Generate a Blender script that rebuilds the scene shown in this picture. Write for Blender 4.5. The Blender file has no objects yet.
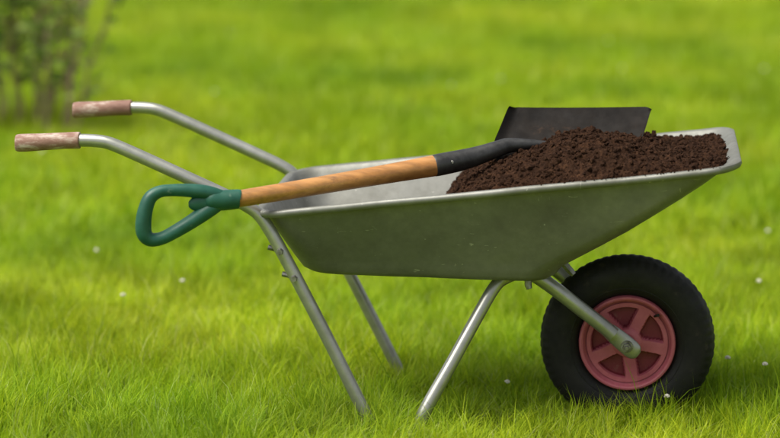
import bpy, bmesh, math, random
from mathutils import Vector, Matrix, noise
random.seed(7)
scn=bpy.context.scene
rad=math.radians
GZ=.016
def sst(t): t=max(0,min(1,t)); return t*t*(3-2*t)
def gz(x,y):
    # lawn is not perfectly level: a low swell on the near side of the legs
    return GZ+.032*sst((-.02-y)/.26)*sst((-.12-x)/.30)*(1-sst((-1.2-y)/1.5))+.010*noise.noise(Vector((x*.7,y*.7,2)))*sst((abs(y-.0)-.6)/1.5)
# ------------------------------------------------------------ helpers
def new_obj(name,verts,faces,mat=None,parent=None,smooth=True,angle=40,edges=()):
    me=bpy.data.meshes.new(name); me.from_pydata([tuple(v) for v in verts],list(edges),faces); me.validate(); me.update()
    ob=bpy.data.objects.new(name,me); scn.collection.objects.link(ob)
    if mat:
        for m in (mat if isinstance(mat,(list,tuple)) else [mat]): me.materials.append(m)
    if smooth and faces:
        me.polygons.foreach_set('use_smooth',[True]*len(me.polygons))
        me.set_sharp_from_angle(angle=rad(angle))
    if parent: ob.parent=parent
    return ob
def empty(name,loc=(0,0,0)):
    e=bpy.data.objects.new(name,None); e.location=loc; e.empty_display_size=.1; scn.collection.objects.link(e); return e
def fixn(ob):
    bm=bmesh.new(); bm.from_mesh(ob.data); bmesh.ops.recalc_face_normals(bm,faces=bm.faces); bm.to_mesh(ob.data); bm.free()
def catmull(pts,n=8):
    out=[];P=[pts[0]]+list(pts)+[pts[-1]]
    for i in range(1,len(P)-2):
        p0,p1,p2,p3=P[i-1],P[i],P[i+1],P[i+2]
        for k in range(n):
            t=k/n
            out.append([.5*((2*b)+(-a+c)*t+(2*a-5*b+4*c-d)*t*t+(-a+3*b-3*c+d)*t**3) for a,b,c,d in zip(p0,p1,p2,p3)])
    out.append(list(pts[-1])); return out
def sweep_geo(pts,seg=16,n=8,smooth=True,flat=(1,1),up=Vector((0,1,0))):
    """pts: (x,y,z,r)"""
    P=catmull(pts,n) if smooth else [list(p) for p in pts]
    V=[];F=[];m=len(P)
    for i,p in enumerate(P):
        a=Vector(P[max(i-1,0)][:3]);b=Vector(P[min(i+1,m-1)][:3]);t=(b-a).normalized()
        s=t.cross(up)
        if s.length<1e-3: s=t.cross(Vector((1,0,0)))
        s.normalize(); w=s.cross(t).normalized()
        for k in range(seg):
            an=2*math.pi*k/seg
            V.append(Vector(p[:3])+s*math.cos(an)*p[3]*flat[0]+w*math.sin(an)*p[3]*flat[1])
    for i in range(m-1):
        for k in range(seg):
            F.append((i*seg+k,i*seg+(k+1)%seg,(i+1)*seg+(k+1)%seg,(i+1)*seg+k))
    F.append(tuple(range(seg-1,-1,-1)));F.append(tuple(range((m-1)*seg,m*seg)))
    return V,F
def tube(name,pts,mat,parent,**k):
    V,F=sweep_geo(pts,**k); ob=new_obj(name,V,F,mat,parent); fixn(ob); return ob
def join_geo(L):
    V=[];F=[]
    for v,f in L:
        o=len(V);V+=list(v);F+=[tuple(i+o for i in q) for q in f]
    return V,F
def lathe(profile,seg=96,cy=0):
    V=[];F=[];n=len(profile)
    for k in range(seg):
        a=2*math.pi*k/seg
        for r,y in profile: V.append((r*math.cos(a),y+cy,r*math.sin(a)))
    for k in range(seg):
        for j in range(n-1):
            k2=(k+1)%seg
            F.append((k*n+j,k*n+j+1,k2*n+j+1,k2*n+j))
    return V,F
def disc_y(cx,cz,y0,y1,r,seg=6,rot=0,bev=.15):
    V=[];F=[]
    rings=[(y0,r),(y0+(y1-y0)*.7,r),(y1,r*(1-bev))]
    for y,rr in rings:
        for k in range(seg):
            a=2*math.pi*k/seg+rot; V.append((cx+rr*math.cos(a),y,cz+rr*math.sin(a)))
    for j in range(2):
        for k in range(seg): F.append((j*seg+k,j*seg+(k+1)%seg,(j+1)*seg+(k+1)%seg,(j+1)*seg+k))
    F.append(tuple(range(2*seg,3*seg)));F.append(tuple(range(seg-1,-1,-1)))
    return V,F
# ------------------------------------------------------------ materials
class M:
    def __init__(s,name):
        s.m=bpy.data.materials.new(name); s.m.use_nodes=True; s.t=s.m.node_tree; s.n=s.t.nodes; s.l=s.t.links
        s.b=s.n['Principled BSDF']; s.out=s.n['Material Output']
        s.tc=s.n.new('ShaderNodeTexCoord')
    def noise(s,scale,detail=5,rough=.6,stretch=None,vec='Object',dist=0):
        n=s.n.new('ShaderNodeTexNoise'); n.inputs['Scale'].default_value=scale; n.inputs['Detail'].default_value=detail
        n.inputs['Roughness'].default_value=rough; n.inputs['Distortion'].default_value=dist
        if vec=='World':
            g=s.n.new('ShaderNodeNewGeometry'); src=g.outputs['Position']
        else: src=s.tc.outputs[vec]
        if stretch:
            mp=s.n.new('ShaderNodeMapping'); mp.inputs['Scale'].default_value=stretch; 
            s.l.new(src,mp.inputs[0]); src=mp.outputs[0]
        s.l.new(src,n.inputs['Vector']); return n.outputs['Fac']
    def ramp(s,fac,stops):
        r=s.n.new('ShaderNodeValToRGB'); e=r.color_ramp.elements
        while len(e)<len(stops): e.new(.5)
        for el,(p,c) in zip(e,stops):
            el.position=p; el.color=(c,c,c,1) if isinstance(c,(int,float)) else (*c,1)
        s.l.new(fac,r.inputs[0]); return r.outputs[0]
    def mix(s,fac,a,b,mode='MIX'):
        x=s.n.new('ShaderNodeMix'); x.data_type='RGBA'; x.blend_type=mode
        for sock,val in ((x.inputs[0],fac),(x.inputs[6],a),(x.inputs[7],b)):
            if hasattr(val,'links'): s.l.new(val,sock)
            elif isinstance(val,(int,float)): sock.default_value=val if sock==x.inputs[0] else (val,val,val,1)
            else: sock.default_value=(*val,1)
        return x.outputs[2]
    def bump(s,h,strength=.3,dist=.002,normal=None):
        b=s.n.new('ShaderNodeBump'); b.inputs['Strength'].default_value=strength; b.inputs['Distance'].default_value=dist
        s.l.new(h,b.inputs['Height'])
        if normal: s.l.new(normal,b.inputs['Normal'])
        s.l.new(b.outputs[0],s.b.inputs['Normal']); return b.outputs[0]
    def set(s,key,v):
        i=s.b.inputs[key]
        if hasattr(v,'links'): s.l.new(v,i)
        elif isinstance(v,(tuple,list)): i.default_value=(*v,1)
        else: i.default_value=v
def galvanised(name,base,metal,rough,dirt=.45,scr=1.0):
    m=M(name)
    c=m.ramp(m.noise(6,5,.55),[(.3,(base[0],base[0]*1.02,base[0]*.90)),(.72,(base[1],base[1]*1.01,base[1]*.92))])
    sp=m.ramp(m.noise(45,4,.6),[(.35,.90),(.65,1.05)])
    c=m.mix(1,c,sp,'MULTIPLY')
    d=m.ramp(m.noise(3.5,8,.7),[(.48,0),(.72,dirt)])
    c=m.mix(d,c,(.085,.082,.055))
    s1=m.ramp(m.noise(20,3,.5,(1,1,9),dist=.6),[(.72,0),(.76,.6*scr)])
    s2=m.ramp(m.noise(60,2,.5,(.6,1,2),dist=1.2),[(.725,0),(.755,.9*scr)])
    s3=m.ramp(m.noise(26,2,.5,(5,1,1),dist=.8),[(.75,0),(.78,.5*scr)])
    c=m.mix(m.mix(1,m.mix(1,s1,s2,'ADD'),s3,'ADD'),c,(.44,.44,.40))
    m.set('Base Color',c); m.set('Metallic',metal)
    m.set('Roughness',m.ramp(m.noise(14,6,.6),[(.3,rough[0]),(.7,rough[1])]))
    m.bump(m.noise(30,5,.6),.10,.003)
    return m.m
mat_tray=galvanised('galvanised_sheet',(.17,.24),.45,(.42,.60),.6)
mat_tube=galvanised('galvanised_tube',(.34,.48),.7,(.28,.42),.35,.7)
m=M('handle_grip_worn'); 
c=m.ramp(m.noise(30,6,.7,(.35,1,1)),[(.3,(.14,.060,.045)),(.5,(.26,.145,.11)),(.66,(.58,.49,.43))])
m.set('Base Color',c);m.set('Roughness',.75);m.bump(m.noise(60,5),.4,.002);mat_grip=m.m
m=M('ash_wood')
w=m.noise(14,8,.65,(.12,1,1),dist=.4); w2=m.noise(80,5,.6,(.04,1,1))
c=m.ramp(w,[(.25,(.30,.12,.030)),(.5,(.46,.205,.055)),(.75,(.57,.30,.105))])
c=m.mix(1,c,m.ramp(w2,[(.3,.62),(.65,1.05)]),'MULTIPLY')
c=m.mix(m.ramp(m.noise(35,5,.7,(.6,1,1)),[(.57,0),(.75,.7)]),c,(.12,.055,.025))
m.set('Base Color',c);m.set('Roughness',.42);m.set('Coat Weight',.25);m.set('Coat Roughness',.25);m.bump(w2,.2,.001);mat_wood=m.m
m=M('green_plastic')
c=m.ramp(m.noise(20,6,.6),[(.3,(.005,.060,.040)),(.7,(.013,.105,.070))])
c=m.mix(m.ramp(m.noise(55,4,.7,(.5,1,1)),[(.64,0),(.72,.5)]),c,(.16,.24,.19))
m.set('Base Color',c);m.set('Roughness',m.ramp(m.noise(40,5),[(.3,.35),(.7,.6)]));m.bump(m.noise(80,4),.1,.001);mat_green=m.m
m=M('dark_steel')
c=m.ramp(m.noise(14,8,.7),[(.35,(.005,.004,.0035)),(.60,(.012,.009,.007)),(.78,(.06,.031,.017))])
m.set('Base Color',c);m.set('Roughness',m.ramp(m.noise(25,5),[(.3,.6),(.7,.85)]));m.set('Specular IOR Level',.2);m.bump(m.noise(50,6,.6),.25,.002);mat_blade=m.m
m=M('socket_steel')
c=m.ramp(m.noise(20,8,.7),[(.35,(.022,.022,.022)),(.7,(.075,.075,.075))])
m.set('Base Color',c);m.set('Roughness',.42);m.set('Metallic',.5);m.bump(m.noise(50,6,.6),.15,.002);mat_socket=m.m
m=M('tyre_rubber')
c=m.ramp(m.noise(16,8,.7),[(.35,(.006,.006,.0062)),(.60,(.012,.011,.0105)),(.80,(.06,.049,.033))])
m.set('Base Color',c);m.set('Roughness',m.ramp(m.noise(30,5),[(.3,.5),(.7,.8)]));m.set('Specular IOR Level',.35);m.bump(m.noise(90,4),.15,.001);mat_tyre=m.m
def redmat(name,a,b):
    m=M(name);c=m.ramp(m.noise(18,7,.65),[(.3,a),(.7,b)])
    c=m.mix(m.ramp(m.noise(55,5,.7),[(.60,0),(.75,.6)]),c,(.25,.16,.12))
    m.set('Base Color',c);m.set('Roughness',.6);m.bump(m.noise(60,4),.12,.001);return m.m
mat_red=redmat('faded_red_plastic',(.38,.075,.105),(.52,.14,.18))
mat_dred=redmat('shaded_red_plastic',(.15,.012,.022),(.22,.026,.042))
m=M('zinc_bolt');m.set('Base Color',m.ramp(m.noise(60,4),[(.3,(.12,.11,.10)),(.7,(.4,.4,.38))]));m.set('Metallic',.8);m.set('Roughness',.45);mat_bolt=m.m
m=M('compost_soil')
c=m.ramp(m.noise(90,8,.8),[(.28,(.008,.0035,.002)),(.5,(.033,.0145,.0072)),(.72,(.115,.055,.027))])
c=m.mix(m.ramp(m.noise(9,4,.6),[(.4,0),(.7,.5)]),c,(.024,.011,.0055))
m.set('Base Color',c);m.set('Roughness',.95);m.set('Specular IOR Level',.12);m.bump(m.noise(160,6,.75),1,.005);mat_soil=m.m
m=M('grass_blade')
at=m.n.new('ShaderNodeAttribute');at.attribute_name='tint'
patch=m.ramp(m.noise(.75,2.5,.6,vec='World'),[(.30,(.24,.40,.014)),(.48,(.38,.53,.017)),(.68,(.52,.61,.026))])
blade=m.ramp(at.outputs['Fac'],[(0,(.50,.63,.6)),(.5,(.98,1,1)),(.92,(1.2,1.1,1.1)),(.96,(1.35,1.15,9.0))])
c=m.mix(1,patch,blade,'MULTIPLY')
p2=m.ramp(m.noise(4.5,2,.6,vec='World'),[(.3,.70),(.7,1.12)])
c=m.mix(1,c,p2,'MULTIPLY')
m.set('Base Color',c);m.set('Roughness',.65);m.set('Specular IOR Level',.2)
tr=m.n.new('ShaderNodeBsdfTranslucent');m.l.new(c,tr.inputs[0])
ms=m.n.new('ShaderNodeMixShader');ms.inputs[0].default_value=.48
m.l.new(m.b.outputs[0],ms.inputs[1]);m.l.new(tr.outputs[0],ms.inputs[2]);m.l.new(ms.outputs[0],m.out.inputs[0]);mat_grass=m.m
m=M('lawn_ground')
c=m.ramp(m.noise(.75,2.5,.6,vec='World'),[(.30,(.12,.22,.010)),(.48,(.19,.28,.012)),(.68,(.26,.32,.016))])
c=m.mix(m.ramp(m.noise(25,6,.7,vec='World'),[(.4,0),(.7,.5)]),c,(.07,.08,.02))
m.set('Base Color',c);m.set('Roughness',.95);m.bump(m.noise(40,6,vec='World'),.4,.02);mat_ground=m.m
m=M('clover_petal');m.set('Base Color',m.ramp(m.noise(120,3),[(.3,(.58,.54,.46)),(.7,(.78,.75,.70))]));m.set('Roughness',.7);mat_white=m.m
m=M('shrub_bark');m.set('Base Color',m.ramp(m.noise(30,6,.7),[(.3,(.16,.09,.075)),(.7,(.34,.23,.18))]));m.set('Roughness',.85);m.bump(m.noise(60,5),.4,.003);mat_bark=m.m
m=M('shrub_leaf')
at=m.n.new('ShaderNodeAttribute');at.attribute_name='tint'
c=m.ramp(at.outputs['Fac'],[(0,(.10,.19,.035)),(.5,(.22,.34,.05)),(.8,(.36,.46,.09)),(1,(.40,.25,.19))])
m.set('Base Color',c);m.set('Roughness',.5)
tr=m.n.new('ShaderNodeBsdfTranslucent');m.l.new(c,tr.inputs[0])
ms=m.n.new('ShaderNodeMixShader');ms.inputs[0].default_value=.4
m.l.new(m.b.outputs[0],ms.inputs[1]);m.l.new(tr.outputs[0],ms.inputs[2]);m.l.new(ms.outputs[0],m.out.inputs[0]);mat_leaf=m.m

# ------------------------------------------------------------ wheelbarrow
WB=empty('wheelbarrow')
def rimz(x): return .520+.114*(x+.79)
LV=[(-.675,-.195,.182,lambda x:.3695-.018*(x+.7),.055),
    (-.697,-.172,.199,lambda x:.3730-.018*(x+.7),.060),
    (-.712,-.156,.208,lambda x:.3810-.014*(x+.7),.065),
    (-.722,-.140,.214,lambda x:.3940-.004*(x+.7),.070)]
def lv(t):
    a=LV[3]
    return (a[0]+(-.787-a[0])*t,a[1]+(.218-a[1])*t,a[2]+(.292-a[2])*t,(lambda x,t=t:.3935*(1-t)+rimz(x)*t),.070-.010*t)
def loop(L,off=0,dz=0,nc=8,ns=14):
    x0,x1,hw,zf,c=L; x0-=off;x1+=off;hw+=off;c=max(c+off,.005)
    P=[]
    def arc(cx,cy,a0):
        for k in range(nc+1):
            a=a0+math.pi/2*k/nc; P.append((cx+c*math.cos(a),cy+c*math.sin(a)))
    def line(p,q,n):
        for k in range(1,n): P.append((p[0]+(q[0]-p[0])*k/n,p[1]+(q[1]-p[1])*k/n))
    arc(x1-c,hw-c,0); line((x1-c,hw),(x0+c,hw),ns)
    arc(x0+c,hw-c,math.pi/2); line((x0,hw-c),(x0,-hw+c),ns)
    arc(x0+c,-hw+c,math.pi); line((x0+c,-hw),(x1-c,-hw),ns)
    arc(x1-c,-hw+c,1.5*math.pi); line((x1,-hw+c),(x1,hw-c),ns)
    return [(x,y,zf(x)+dz) for x,y in P]
loops=[loop(LV[0],-.05),*[loop(l) for l in LV]]
for t in [.12,.25,.4,.55,.7,.82,.92,1]:
    l=loop(lv(t))
    b=.005*math.sin(math.pi*t)
    l=[(x,y+(b if y>0 else -b)*(1 if abs(y)>.1 else abs(y)/.1),z) for x,y,z in l]
    loops.append(l)
outer=list(loops)
inner=[[(x,y,z+.0005) for x,y,z in loop(lv(1),-.0022)]]
for t in [.92,.82,.7,.55,.4,.25,.12]: inner.append(loop(lv(t),-.0022,0))
inner+= [loop(l,-.0022,.002) for l in reversed(LV)]+[loop(LV[0],-.052,.002)]
L1=lv(1)
seq=[*outer[:-1],loop(L1,.0,-.004),loop(L1,.006,-.004),loop(L1,.006,-.009),loop(L1,.010,-.0125),loop(L1,.0155,-.010),loop(L1,.018,-.004),loop(L1,.016,.002),loop(L1,.010,.0045),loop(L1,.002,.003)]+inner
n=len(seq[0]);V=[p for l in seq for p in l];F=[]
for j in range(len(seq)-1):
    for k in range(n): F.append((j*n+k,j*n+(k+1)%n,(j+1)*n+(k+1)%n,(j+1)*n+k))
F.append(tuple(range(n-1,-1,-1)));F.append(tuple(range((len(seq)-1)*n,len(seq)*n)))
def dent(x,y,z):
    d=.0026*noise.noise(Vector((x*6,y*6,z*6)))+.0013*noise.noise(Vector((x*17,y*17,z*17)))
    return (x,y+d*(1 if y>0 else -1),z+d*.8)
V=[dent(x,y,z+(.003*max(0,(x-.14)/.1)**2 if z>.55 else 0)) for x,y,z in V]
tray=new_obj('tray',V,F,mat_tray,WB,angle=50);fixn(tray)
rt=.0140
for sgn,nm in ((-1,'a'),(1,'b')):
    Y=.27*sgn
    pts=[(-1.19,Y,.668,rt),(-1.15,Y,.668,rt),(-1.118,Y,.664,rt),(-1.085,Y,.652,rt),(-1.02,Y,.624,rt),(-.95,Y,.593,rt),(-.88,Y,.562,rt),(-.82,Y,.534,rt),(-.790,Y,.513,rt),(-.768,Y,.482,rt),(-.748,Y,.447,rt),(-.70,Y,.357,rt),(-.64,Y*1.0,.240,rt),(-.59,Y*1.01,.140,rt),(-.560,Y*1.01,.08,rt),(-.545,Y*1.01,.05,rt),(-.535,Y*1.01,GZ+.006,rt)]
    tube('handle_and_leg_tube_'+nm,pts,mat_tube,WB,n=6,seg=20)
    g=[(-1.317,Y,.6600,.0155),(-1.315,Y,.6601,.0185),(-1.300,Y,.661,.0195),(-1.26,Y,.6635,.0185),(-1.21,Y,.667,.0180),(-1.185,Y,.668,.0185),(-1.178,Y,.668,.0178),(-1.177,Y,.668,.0145)]
    tube('grip_'+nm,g,mat_grip,WB,n=4,seg=20)
    B=[]
    for bx,bz in ((-.742,.436),(-.712,.378)):
        B.append(disc_y(bx,bz,Y+sgn*.008,Y+sgn*.024,.0075,6,.3))
        V0,F0=sweep_geo([(bx-.012,Y+.012,bz,.006),(bx-.030,Y+.012,bz+.004,.006)],seg=8,smooth=False);B.append((V0,F0))
    V,F=join_geo(B);ob=new_obj('leg_bolts_'+nm,V,F,mat_bolt,WB,angle=30);fixn(ob)
tube('front_leg_tube',[(-.235,-.13,.370,rt),(-.265,-.14,.360,rt),(-.290,-.153,.340,rt),(-.33,-.185,.271,rt),(-.38,-.228,.180,rt),(-.425,-.262,.100,rt*1.05),(-.440,-.272,.065,rt*1.1),(-.452,-.280,GZ+.006,rt*1.1)],mat_tube,WB,n=6,seg=20)
for sgn,nm in ((-1,'a'),(1,'b')):
    r=.0165
    tube('under_rail_'+nm,[(-.56,.08*sgn,.366,.006),(-.4,.09*sgn,.364,.007),(-.22,.10*sgn,.358,.008)],mat_tube,WB,n=4)
    tube('fork_tube_'+nm,[(-.225,.103*sgn,.372,r),(-.19,.100*sgn,.350,r),(-.15,.096*sgn,.321,r),(-.10,.090*sgn,.281,r),(-.055,.084*sgn,.2455,r),(-.03,.082*sgn,.2245,r*1.02)],mat_tube,WB,n=5,seg=20)
    V,F=sweep_geo([(-.045,.082*sgn,.2370,.0165),(-.030,.0795*sgn,.2245,.0190),(-.010,.078*sgn,.2080,.0205),(.010,.078*sgn,.1915,.0205),(.020,.078*sgn,.1835,.0170),(.0255,.078*sgn,.1795,.009)],seg=20,n=5,flat=(1,.42))
    ob=new_obj('fork_end_'+nm,V,F,mat_tube,WB);fixn(ob)
    B=[disc_y(0,.199,sgn*.080,sgn*.0905,.0140,20,0,.05),disc_y(0,.199,sgn*.0900,sgn*.0985,.0100,6,.2,.1),disc_y(0,.199,sgn*.098,sgn*.104,.0052,12,0,.2)]
    V,F=join_geo(B);ob=new_obj('axle_nut_'+nm,V,F,mat_bolt,WB,angle=30);fixn(ob)
V,F=sweep_geo([(0,-.09,.198,.006),(0,.09,.198,.006)],seg=12,smooth=False,up=Vector((0,0,1)))
new_obj('axle',V,F,mat_bolt,WB)
V0,F0=sweep_geo([(-.215,-.175,.372,.008),(-.215,-.178,.352,.008),(-.212,-.18,.344,.006)],seg=8,smooth=False);
V1,F1=sweep_geo([(-.14,-.12,.390,.008),(-.125,-.125,.374,.008),(-.118,-.127,.367,.006)],seg=8,smooth=False)
V,F=join_geo([(V0,F0),(V1,F1)]);ob=new_obj('tray_bolts',V,F,mat_bolt,WB,angle=30);fixn(ob)
# wheel
NA=300;NP=44
V=[];F=[]
for k in range(NA):
    a=2*math.pi*k/NA
    for j in range(NP):
        th=2*math.pi*j/NP
        cr=math.cos(th);sy=math.sin(th)
        e=.86
        r=.149+.046*math.copysign(abs(cr)**e,cr); y=.0465*math.copysign(abs(sy)**e,sy)
        if cr>.35:
            groove = 1 if (k%5)<1.5 else 0
            g2=min(1,(cr-.35)/.2)
            if abs(abs(sy)-.35)<.1: groove=1
            r-= .0013*groove*g2
        V.append((r*math.cos(a),y,r*math.sin(a)))
for k in range(NA):
    for j in range(NP):
        k2=(k+1)%NA;j2=(j+1)%NP
        F.append((k*NP+j,k*NP+j2,k2*NP+j2,k2*NP+j))
tyre=new_obj('tyre',V,F,mat_tyre,WB,angle=35);fixn(tyre);tyre.location=(0,0,.195)
def torus(R,r,y,seg=120,s2=8):
    return lathe([(R+r*math.cos(2*math.pi*i/s2),y+r*math.sin(2*math.pi*i/s2)) for i in range(s2+1)],seg)
V,F=join_geo([torus(.171,.0018,s*.0408) for s in(-1,1)]+[torus(.126,.0016,s*.0415) for s in(-1,1)])
ob=new_obj('tyre_sidewall_ribs',V,F,mat_tyre,WB);ob.location=(0,0,.195)
V,F=sweep_geo([(.060,-.030,.195+.062,.0028),(.066,-.046,.195+.068,.0028),(.067,-.052,.195+.069,.0036)],seg=10,n=3);new_obj('valve_stem',V,F,mat_tyre,WB)
for sgn,nm in ((-1,'a'),(1,'b')):
    V,F=lathe([(.1075,.020*sgn),(.1075,.036*sgn),(.1055,.0395*sgn),(.1020,.0405*sgn),(.0985,.0385*sgn),(.0965,.033*sgn),(.0935,.026*sgn),(.090,.024*sgn)],120)
    ob=new_obj('rim_ring_'+nm,V,F,mat_red,WB);fixn(ob);ob.location=(0,0,.195)
    NA2=240;rs=[.0,.012,.022,.028,.031,.034,.037,.041,.048,.056,.064,.072,.0765,.079,.0815,.085,.0905]
    V=[];F=[];mi=[]
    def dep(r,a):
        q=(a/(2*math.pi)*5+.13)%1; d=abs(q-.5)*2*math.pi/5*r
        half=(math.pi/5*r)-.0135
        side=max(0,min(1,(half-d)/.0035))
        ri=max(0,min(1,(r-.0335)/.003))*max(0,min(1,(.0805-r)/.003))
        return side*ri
    for k in range(NA2):
        a=2*math.pi*k/NA2
        for r in rs:
            y=.0285+(.010*max(0,1-(r/.034)**2)**.5 if r<.034 else 0)-.019*dep(r,a)
            V.append((r*math.cos(a),y*sgn,r*math.sin(a)))
    nr=len(rs)
    for k in range(NA2):
        for j in range(nr-1):
            k2=(k+1)%NA2;F.append((k*nr+j,k*nr+j+1,k2*nr+j+1,k2*nr+j))
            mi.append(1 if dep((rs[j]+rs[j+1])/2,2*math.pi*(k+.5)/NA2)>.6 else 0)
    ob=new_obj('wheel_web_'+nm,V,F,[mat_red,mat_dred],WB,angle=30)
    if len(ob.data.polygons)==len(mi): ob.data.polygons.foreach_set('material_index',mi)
    ob.location=(0,0,.195)
    V,F=disc_y(0,0,.02*sgn,.068*sgn,.019,28,0,.08);ob=new_obj('hub_'+nm,V,F,mat_red,WB,angle=30);fixn(ob);ob.location=(0,0,.198)
# ------------------------------------------------------------ soil heap
def lerpT(T,x):
    if x<=T[0][0]: return T[0][1]
    for (a,b),(c,d) in zip(T,T[1:]):
        if x<=c:
            t=(x-a)/(c-a);t=t*t*(3-2*t)*.5+t*.5;return b+(d-b)*t
    return T[-1][1]
ZS=[(-.49,.376),(-.445,.44),(-.395,.526),(-.34,.572),(-.29,.604),(-.22,.634),(-.156,.655),(-.09,.667),(-.03,.663),(.042,.645),(.10,.631),(.15,.626),(.212,.630)]
def soilz(x,s):
    zc=lerpT(ZS,x); ze=min(zc,rimz(x)-.010)
    q=(s+.14)/1.14 if s>-.14 else (s+.14)/.86
    z=ze+(zc-ze)*max(0,1-abs(q)**2.0)
    v=Vector((x,s*.3,0))
    z+=.006*noise.noise(v*12)+.0065*noise.noise(v*30+Vector((3,1,0)))+.0055*noise.noise(v*70)+.0045*noise.noise(v*150)+.0018*noise.noise(v*300)
    return max(z,.3745)
def halfw(z,x):
    t=max(0,min(1,(z-.396)/(rimz(x)-.396)));return .214+(.292-.214)*t-.004
NX,NY=400,300;V=[];F=[]
for i in range(NX+1):
    x=-.50+(.50+.214)*i/NX
    for j in range(NY+1):
        s=-1+2*j/NY; z=soilz(x,s); z=min(z,rimz(x)+.004) if abs(s)>.93 else z
        t=max(0,min(1,(z-.396)/(rimz(x)-.396)))
        xmax=-.138+(.218+.138)*t-.004
        hw=halfw(z,x)
        if z<.392: hw-=.012
        dx=xmax-x
        if dx<.06: hw-=.06-math.sqrt(max(0,.06**2-(.06-max(dx,0))**2))
        V.append((min(x,xmax),s*hw,z))
for i in range(NX):
    for j in range(NY):
        a=i*(NY+1)+j;F.append((a,a+1,a+NY+2,a+NY+1))
SOIL=empty('soil_heap')
so=new_obj('heap_surface',V,F,mat_soil,SOIL,angle=180)
def clod(c,r,rnd):
    ph=(1+5**.5)/2
    base=[(-1,ph,0),(1,ph,0),(-1,-ph,0),(1,-ph,0),(0,-1,ph),(0,1,ph),(0,-1,-ph),(0,1,-ph),(ph,0,-1),(ph,0,1),(-ph,0,-1),(-ph,0,1)]
    f=[(0,11,5),(0,5,1),(0,1,7),(0,7,10),(0,10,11),(1,5,9),(5,11,4),(11,10,2),(10,7,6),(7,1,8),(3,9,4),(3,4,2),(3,2,6),(3,6,8),(3,8,9),(4,9,5),(2,4,11),(6,2,10),(8,6,7),(9,8,1)]
    rot=Matrix.Rotation(rnd.uniform(0,6.28),3,'Z')@Matrix.Rotation(rnd.uniform(0,6.28),3,'X')
    return [Vector(c)+rot@(Vector(b)/1.9*r*rnd.uniform(.7,1.3)) for b in base],f
rnd=random.Random(3);L=[]
for i in range(10500):
    x=rnd.uniform(-.46,.205);s=rnd.uniform(-.97,.97);z=soilz(x,s)
    if abs(s)>.93: z=min(z,rimz(x)+.004)
    r=.0010+.0060*rnd.random()**5
    hw=halfw(z,x)
    if x>.15: hw-=.06-math.sqrt(max(0,.06**2-(x-.15)**2))
    L.append(clod((x,s*hw*(.93 if z<.40 else 1),z+r*.3),r,rnd))
for i in range(160):
    x=-.40-abs(rnd.gauss(0,.09));L.append(clod((max(x,-.66),rnd.uniform(-.17,.17),.3775-.02*(max(x,-.66)+.7)),rnd.uniform(.001,.003),rnd))
for i in range(60):
    x=rnd.uniform(-.2,.19);L.append(clod((x,-.302-rnd.uniform(-.004,.004),rimz(x)+.0045),rnd.uniform(.0008,.0022),rnd))
V,F=join_geo(L);new_obj('soil_clods',V,F,mat_soil,SOIL,angle=30)
# ------------------------------------------------------------ shovel
SH=empty('shovel')
A=Vector((-.829,-.33,.556))
tube('shaft',[(-.850,-.338,.5535,.0175),(-.80,-.316,.559,.0185),(-.70,-.268,.5705,.0190),(-.60,-.219,.5825,.0200),(-.50,-.170,.5945,.0215),(-.43,-.135,.603,.0232),(-.405,-.123,.606,.0232)],mat_wood,SH,n=8,seg=28)
tube('socket',[(-.424,-.132,.6037,.0215),(-.4235,-.1318,.6038,.0240),(-.40,-.121,.6075,.0243),(-.37,-.108,.6125,.0235),(-.34,-.094,.619,.0215),(-.312,-.081,.6270,.0195),(-.285,-.066,.635,.0180),(-.262,-.055,.640,.0165),(-.20,-.046,.641,.010),(-.15,-.035,.640,.003)],mat_socket,SH,n=8,seg=24)
V,F=disc_y(-.385,.613,-.137,-.1405,.0042,14,0,.3);new_obj('socket_rivet',V,F,mat_bolt,SH)
G=.00207
def gp(px,py,r): return (A.x+px*G,A.y+px*G*.37,A.z-py*G,r)
tube('grip_socket',[gp(-32,-2,.010),gp(-26,-1,.0205),gp(-15,.5,.0220),gp(0,0,.0210),gp(2,0,.0205),gp(2.5,0,.017)],mat_green,SH,n=5,seg=24)
V,F=sweep_geo([gp(-14,-4,.013),gp(-28,-8,.0155),gp(-45,-11,.0145),gp(-62,-12,.0130),gp(-74,-11,.0130),gp(-83,-5,.0145),gp(-88,8,.0160),gp(-90,22,.0170),gp(-89,32,.0165),gp(-83,38,.0150),gp(-72,37,.0140),gp(-58,30,.0145),gp(-43,21,.0155),gp(-28,11,.0165),gp(-14,3,.013)],seg=20,n=8,flat=(1,1.1))
ob=new_obj('d_grip',V,F,mat_green,SH);fixn(ob)
V,F=sweep_geo([gp(-10,0,.016),gp(-24,1,.0215),gp(-34,2,.020),gp(-42,3,.014),gp(-46,3,.006)],seg=16,n=5,flat=(1,.6))
ob=new_obj('grip_web',V,F,mat_green,SH);fixn(ob)
Wd=Vector((0,.78,.62)).normalized();Nn=Vector((0,-.62,.78)).normalized()
def bpt(u,v,off):
    hw=.116+.005*u
    x=-.300+.345*u+.030*(v-1)*u
    x+= (1-u)**3*(.030*abs(v)**1.4)
    c=Vector((x,-.018,.6150+.009*u))
    dish=.018*(abs(v)**2.2) + .010*math.exp(-((v)/.28)**2)*max(0,1-u*1.5)
    lip=.014*max(0,1-u/.06)**1.5
    corner=max(0,(abs(v)-.86)/.14)**2*max(0,1-u/.06)*.010+max(0,(abs(v)-.9)/.1)**2*max(0,(u-.95)/.05)**2*.008
    return c+Wd*(v*hw-math.copysign(corner,v))+Nn*(dish+lip+off+.010*(1-u)**2)
NU,NV=50,40;V=[];F=[]
for lay,off in ((0,.0012),(1,-.0012)):
    for i in range(NU+1):
        for j in range(NV+1):
            V.append(bpt(i/NU,-1+2*j/NV,off))
S=(NU+1)*(NV+1)
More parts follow.
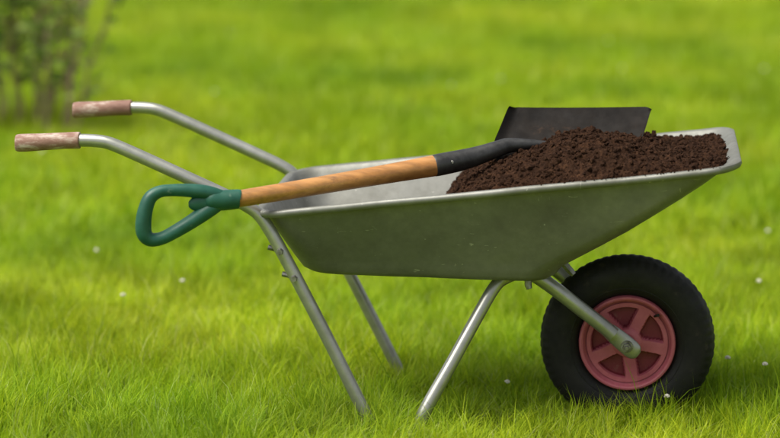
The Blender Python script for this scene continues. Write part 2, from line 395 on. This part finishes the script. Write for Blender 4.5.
for i in range(NU):
    for j in range(NV):
        a=i*(NV+1)+j;F.append((a,a+1,a+NV+2,a+NV+1));F.append((S+a,S+a+NV+1,S+a+NV+2,S+a+1))
for i in range(NU):
    a=i*(NV+1);F.append((a,a+NV+1,S+a+NV+1,S+a));b=a+NV;F.append((b,S+b,S+b+NV+1,b+NV+1))
for j in range(NV):
    F.append((j,S+j,S+j+1,j+1));a=NU*(NV+1)+j;F.append((a,a+1,S+a+1,S+a))
bl=new_obj('blade',V,F,mat_blade,SH,angle=60);fixn(bl)
# ------------------------------------------------------------ ground
def axis(lo,hi,step):
    a=[lo+step*i for i in range(int((hi-lo)/step)+1)]
    far=[2,5,10,20,40,80,160,320]
    return [lo-f for f in reversed(far)]+a+[a[-1]+f for f in far]
xs=axis(-3,2,.08);ys=axis(-2,5,.08)
V=[(x,y,gz(x,y) if (-3.2<x<2.2 and -2.2<y<5.3) else GZ) for x in xs for y in ys]
ny=len(ys);F=[(i*ny+j,(i+1)*ny+j,(i+1)*ny+j+1,i*ny+j+1) for i in range(len(xs)-1) for j in range(ny-1)]
new_obj('lawn_ground',V,F,mat_ground,angle=180)
def tuft(name,nb,side,lmin,lmax,w,seed,nseg=3,clump=.6):
    r=random.Random(seed);V=[];F=[];T=[]
    for i in range(nb):
        bx,by=r.uniform(-.5,.5)*side,r.uniform(-.5,.5)*side
        cn_=noise.noise(Vector((bx*26,by*26,seed*1.3)))
        if cn_<-.15 and r.random()<.40: continue
        L=r.uniform(lmin,lmax)*(1 if r.random()<.9 else 1.35);L*=1+clump*cn_;az=r.uniform(0,6.283)*.6+4*noise.noise(Vector((bx*12,by*12,seed+.5)));lean=abs(r.gauss(.28,.28));curl=r.uniform(.2,1.7)
        ww=w*r.uniform(.5,1.35);tint=r.random()
        dx,dy=math.cos(az),math.sin(az);tw=r.uniform(-.8,.8)+az+math.pi/2;sx,sy=math.cos(tw),math.sin(tw)
        p=Vector((bx,by,-.006));ang=lean;o=len(V);n=nseg
        for k in range(n+1):
            t=k/n;wk=ww*(1-t**1.8)*.5*(1 if k else .7)
            if k<n:
                V.append((p.x-sx*wk,p.y-sy*wk,p.z));V.append((p.x+sx*wk,p.y+sy*wk,p.z));T+= [tint]*2
            else: V.append(tuple(p));T.append(tint)
            st=L/n;p=p+Vector((dx*math.sin(ang)*st,dy*math.sin(ang)*st,math.cos(ang)*st));ang+=curl/n
        for k in range(n-1): q=o+2*k;F.append((q,q+1,q+3,q+2))
        q=o+2*(n-1);F.append((q,q+1,q+2))
    me=bpy.data.meshes.new(name);me.from_pydata(V,[],F);me.update();me.materials.append(mat_grass)
    at=me.attributes.new('tint','FLOAT','POINT');at.data.foreach_set('value',T)
    me.polygons.foreach_set('use_smooth',[True]*len(me.polygons))
    return bpy.data.objects.new(name,me)
def tuft_coll(name,cfg):
    c=bpy.data.collections.new(name)
    for i,g in enumerate(cfg): c.objects.link(tuft(name+'_%d'%i,*g[:5],seed=i*17+len(name),nseg=g[5]))
    return c
cn=tuft_coll('grass_tufts_fine',[(880,.19,.045,.092,.0028,3)]*6+[(760,.19,.055,.110,.0031,3)]*2+[(800,.19,.040,.085,.0045,3)])
cf=tuft_coll('grass_tufts_broad',[(600,.36,.045,.100,.0075,2)]*6)
def scatter(name,pts,coll):
    me=bpy.data.meshes.new(name);me.from_pydata([(p[0],p[1],gz(p[0],p[1]) if p[1]<5 else GZ) for p in pts],[],[])
    for an,ix in (('sc',2),('rot',3)):
        a=me.attributes.new(an,'FLOAT','POINT');a.data.foreach_set('value',[p[ix] for p in pts])
    ob=bpy.data.objects.new(name,me);scn.collection.objects.link(ob)
    ng=bpy.data.node_groups.new(name+'_nodes','GeometryNodeTree')
    ng.interface.new_socket('Geometry',in_out='INPUT',socket_type='NodeSocketGeometry');ng.interface.new_socket('Geometry',in_out='OUTPUT',socket_type='NodeSocketGeometry')
    N=ng.nodes;gi=N.new('NodeGroupInput');go=N.new('NodeGroupOutput');iop=N.new('GeometryNodeInstanceOnPoints')
    m2p=N.new('GeometryNodeMeshToPoints')
    ci=N.new('GeometryNodeCollectionInfo');ci.inputs['Collection'].default_value=coll;ci.inputs['Separate Children'].default_value=True;ci.inputs['Reset Children'].default_value=True
    a1=N.new('GeometryNodeInputNamedAttribute');a1.data_type='FLOAT';a1.inputs['Name'].default_value='sc'
    a2=N.new('GeometryNodeInputNamedAttribute');a2.data_type='FLOAT';a2.inputs['Name'].default_value='rot'
    cx=N.new('ShaderNodeCombineXYZ');cs=N.new('ShaderNodeCombineXYZ');cs.inputs[0].default_value=1;cs.inputs[1].default_value=1
    l=ng.links
    l.new(gi.outputs[0],m2p.inputs[0]);l.new(m2p.outputs[0],iop.inputs['Points']);l.new(ci.outputs[0],iop.inputs['Instance']);iop.inputs['Pick Instance'].default_value=True
    l.new(a2.outputs[0],cx.inputs[2]);l.new(cx.outputs[0],iop.inputs['Rotation']);l.new(a1.outputs[0],cs.inputs[2]);l.new(cs.outputs[0],iop.inputs['Scale'])
    l.new(iop.outputs[0],go.inputs[0])
    md=ob.modifiers.new('scatter','NODES');md.node_group=ng
    return ob
def hmod(x,y):
    return .98+.36*noise.noise(Vector((x*1.3,y*1.3,0)))+.34*noise.noise(Vector((x*4,y*4,4)))
def field(y0,y1,xl,xr,sp):
    pts=[];y=y0
    while y<y1:
        x=xl(y)
        while x<xr(y):
            X=x+random.uniform(-.12,.12)*sp;Yy=y+random.uniform(-.12,.12)*sp
            pts.append((X,Yy,hmod(X,Yy)*random.uniform(.93,1.07),random.choice((0,1,2,3))*math.pi/2+random.uniform(-.12,.12)));x+=sp
        y+=sp
    return pts
G1=scatter('grass',field(-1.1,1.9,lambda y:-2.1-.1*y,lambda y:1.2,.15),cn)
G2=scatter('grass_background',field(1.95,14.5,lambda y:-1.9-.33*y,lambda y:1.5+.10*y,.29),cf)
# clover flowers
L=[];St=[]
rnd=random.Random(11)
fl=[(-1.53,1.41),(-1.2,.99),(-.27,.02),(.09,-.12),(.23,.16),(.56,5.84),(-1.32,.79),(.31,.05),(-.35,1.6),(.34,1.1),(.40,1.9)]+[(rnd.uniform(-2.5,1.2),rnd.uniform(.8,9)) for _ in range(12)]
for x,y in fl:
    z=.092*hmod(x,y)+gz(x,y)+rnd.uniform(-.006,.008)
    for k in range(28):
        a=rnd.uniform(0,6.28);e=rnd.uniform(-.2,1.5);d=.0048
        L.append(clod((x+d*math.cos(a)*math.cos(e),y+d*math.sin(a)*math.cos(e),z+d*.8*math.sin(e)),.0021,rnd))
    St.append(sweep_geo([(x,y,0,.0007),(x,y,z,.0007)],seg=5,smooth=False))
FL=empty('clover_flowers')
V,F=join_geo(L);new_obj('blossoms',V,F,mat_white,FL,angle=60)
V,F=join_geo(St);new_obj('stalks',V,F,mat_grass,FL)
# ------------------------------------------------------------ shrub
SB=empty('shrub')
rnd=random.Random(5);L=[];LV_=[];LF=[];LT=[]
bx,by=-2.50,4.35
def leaf(p,s,r):
    d=Vector((r.gauss(0,1),r.gauss(0,1),r.gauss(.2,.8))).normalized();sd=d.cross(Vector((r.gauss(0,1),r.gauss(0,1),r.gauss(0,1)))).normalized()
    o=len(LV_);up=d.cross(sd)
    for a,b,c in ((0,0,0),(.35,.30,.04),(.7,.25,.03),(1,0,-.03),(.7,-.25,.03),(.35,-.30,.04)): LV_.append(p+d*a*s+sd*b*s+up*c*s)
    LF.append((o,o+1,o+2,o+3));LF.append((o,o+3,o+4,o+5));t=r.random();LT.extend([t]*6)
for i in range(18):
    a=rnd.uniform(0,6.28);d=.24*math.sqrt(rnd.random());x=bx+d*math.cos(a)*1.2;y=by+d*math.sin(a)
    H=rnd.uniform(.5,1.4);lx=(x-bx)*rnd.uniform(.2,1.0)+rnd.uniform(-.09,.09);ly=(y-by)*rnd.uniform(.4,1.5)
    P=[]
    for k in range(7):
        t=k/6;P.append((x+lx*t**1.3+rnd.uniform(-.02,.02),y+ly*t**1.3+rnd.uniform(-.02,.02),H*t,.0060*(1-.8*t)+.0015))
    L.append(sweep_geo(P,seg=7,n=4))
    for q in range(16):
        t=rnd.uniform(.18,.97);k=min(5,int(t*6));b=Vector(P[k][:3]).lerp(Vector(P[k+1][:3]),t*6-k)
        az=rnd.uniform(0,6.28);ln=rnd.uniform(.06,.18);e=b+Vector((math.cos(az)*ln,math.sin(az)*ln,ln*rnd.uniform(.3,1.1)));mid=b.lerp(e,.5)+Vector((0,0,-.01))
        L.append(sweep_geo([(*b,.0025),(*mid,.002),(*e,.001)],seg=5,n=3))
        for w in range(int(rnd.uniform(4,12)*(0.3+1.1*t))):
            u=rnd.uniform(.1,1.05);leaf(b.lerp(e,u)+Vector((rnd.gauss(0,.016),rnd.gauss(0,.016),rnd.gauss(0,.016))),rnd.uniform(.030,.060),rnd)
V,F=join_geo(L);new_obj('stems',V,F,mat_bark,SB)
lo=new_obj('leaves',LV_,LF,mat_leaf,SB,smooth=False)
at=lo.data.attributes.new('tint','FLOAT','POINT')
if len(lo.data.vertices)==len(LT): at.data.foreach_set('value',LT)
# ------------------------------------------------------------ light
sd=Vector((-.42,-.20,.88)).normalized()
el=math.asin(sd.z);az=math.atan2(sd.x,sd.y)
w=bpy.data.worlds.new('World');scn.world=w;w.use_nodes=True
nt=w.node_tree;bg=nt.nodes['Background'];sk=nt.nodes.new('ShaderNodeTexSky');sk.sky_type='NISHITA';sk.sun_disc=False
sk.sun_elevation=el;sk.sun_rotation=az;sk.air_density=1;sk.dust_density=4;sk.ozone_density=1
hs=nt.nodes.new('ShaderNodeHueSaturation');hs.inputs['Saturation'].default_value=.25
nt.links.new(sk.outputs[0],hs.inputs['Color']);nt.links.new(hs.outputs[0],bg.inputs[0]);bg.inputs[1].default_value=.15
sl=bpy.data.lights.new('sun','SUN');sl.energy=4.8;sl.angle=rad(50);sl.color=(1,.95,.85)
so_=bpy.data.objects.new('sun',sl);scn.collection.objects.link(so_);so_.rotation_euler=sd.to_track_quat('Z','Y').to_euler()
# ------------------------------------------------------------ camera
cam=bpy.data.cameras.new('camera');co=bpy.data.objects.new('camera',cam);scn.collection.objects.link(co)
co.location=(.034,-5.442,1.435);co.rotation_euler=(rad(90-10.1),0,rad(5.97))
cam.lens=114.2;cam.sensor_width=36;cam.clip_end=1000;cam.dof.use_dof=True;cam.dof.focus_distance=5.38;cam.dof.aperture_fstop=2.0
scn.camera=co
scn.view_settings.view_transform='Standard';scn.view_settings.look='None';scn.view_settings.exposure=0
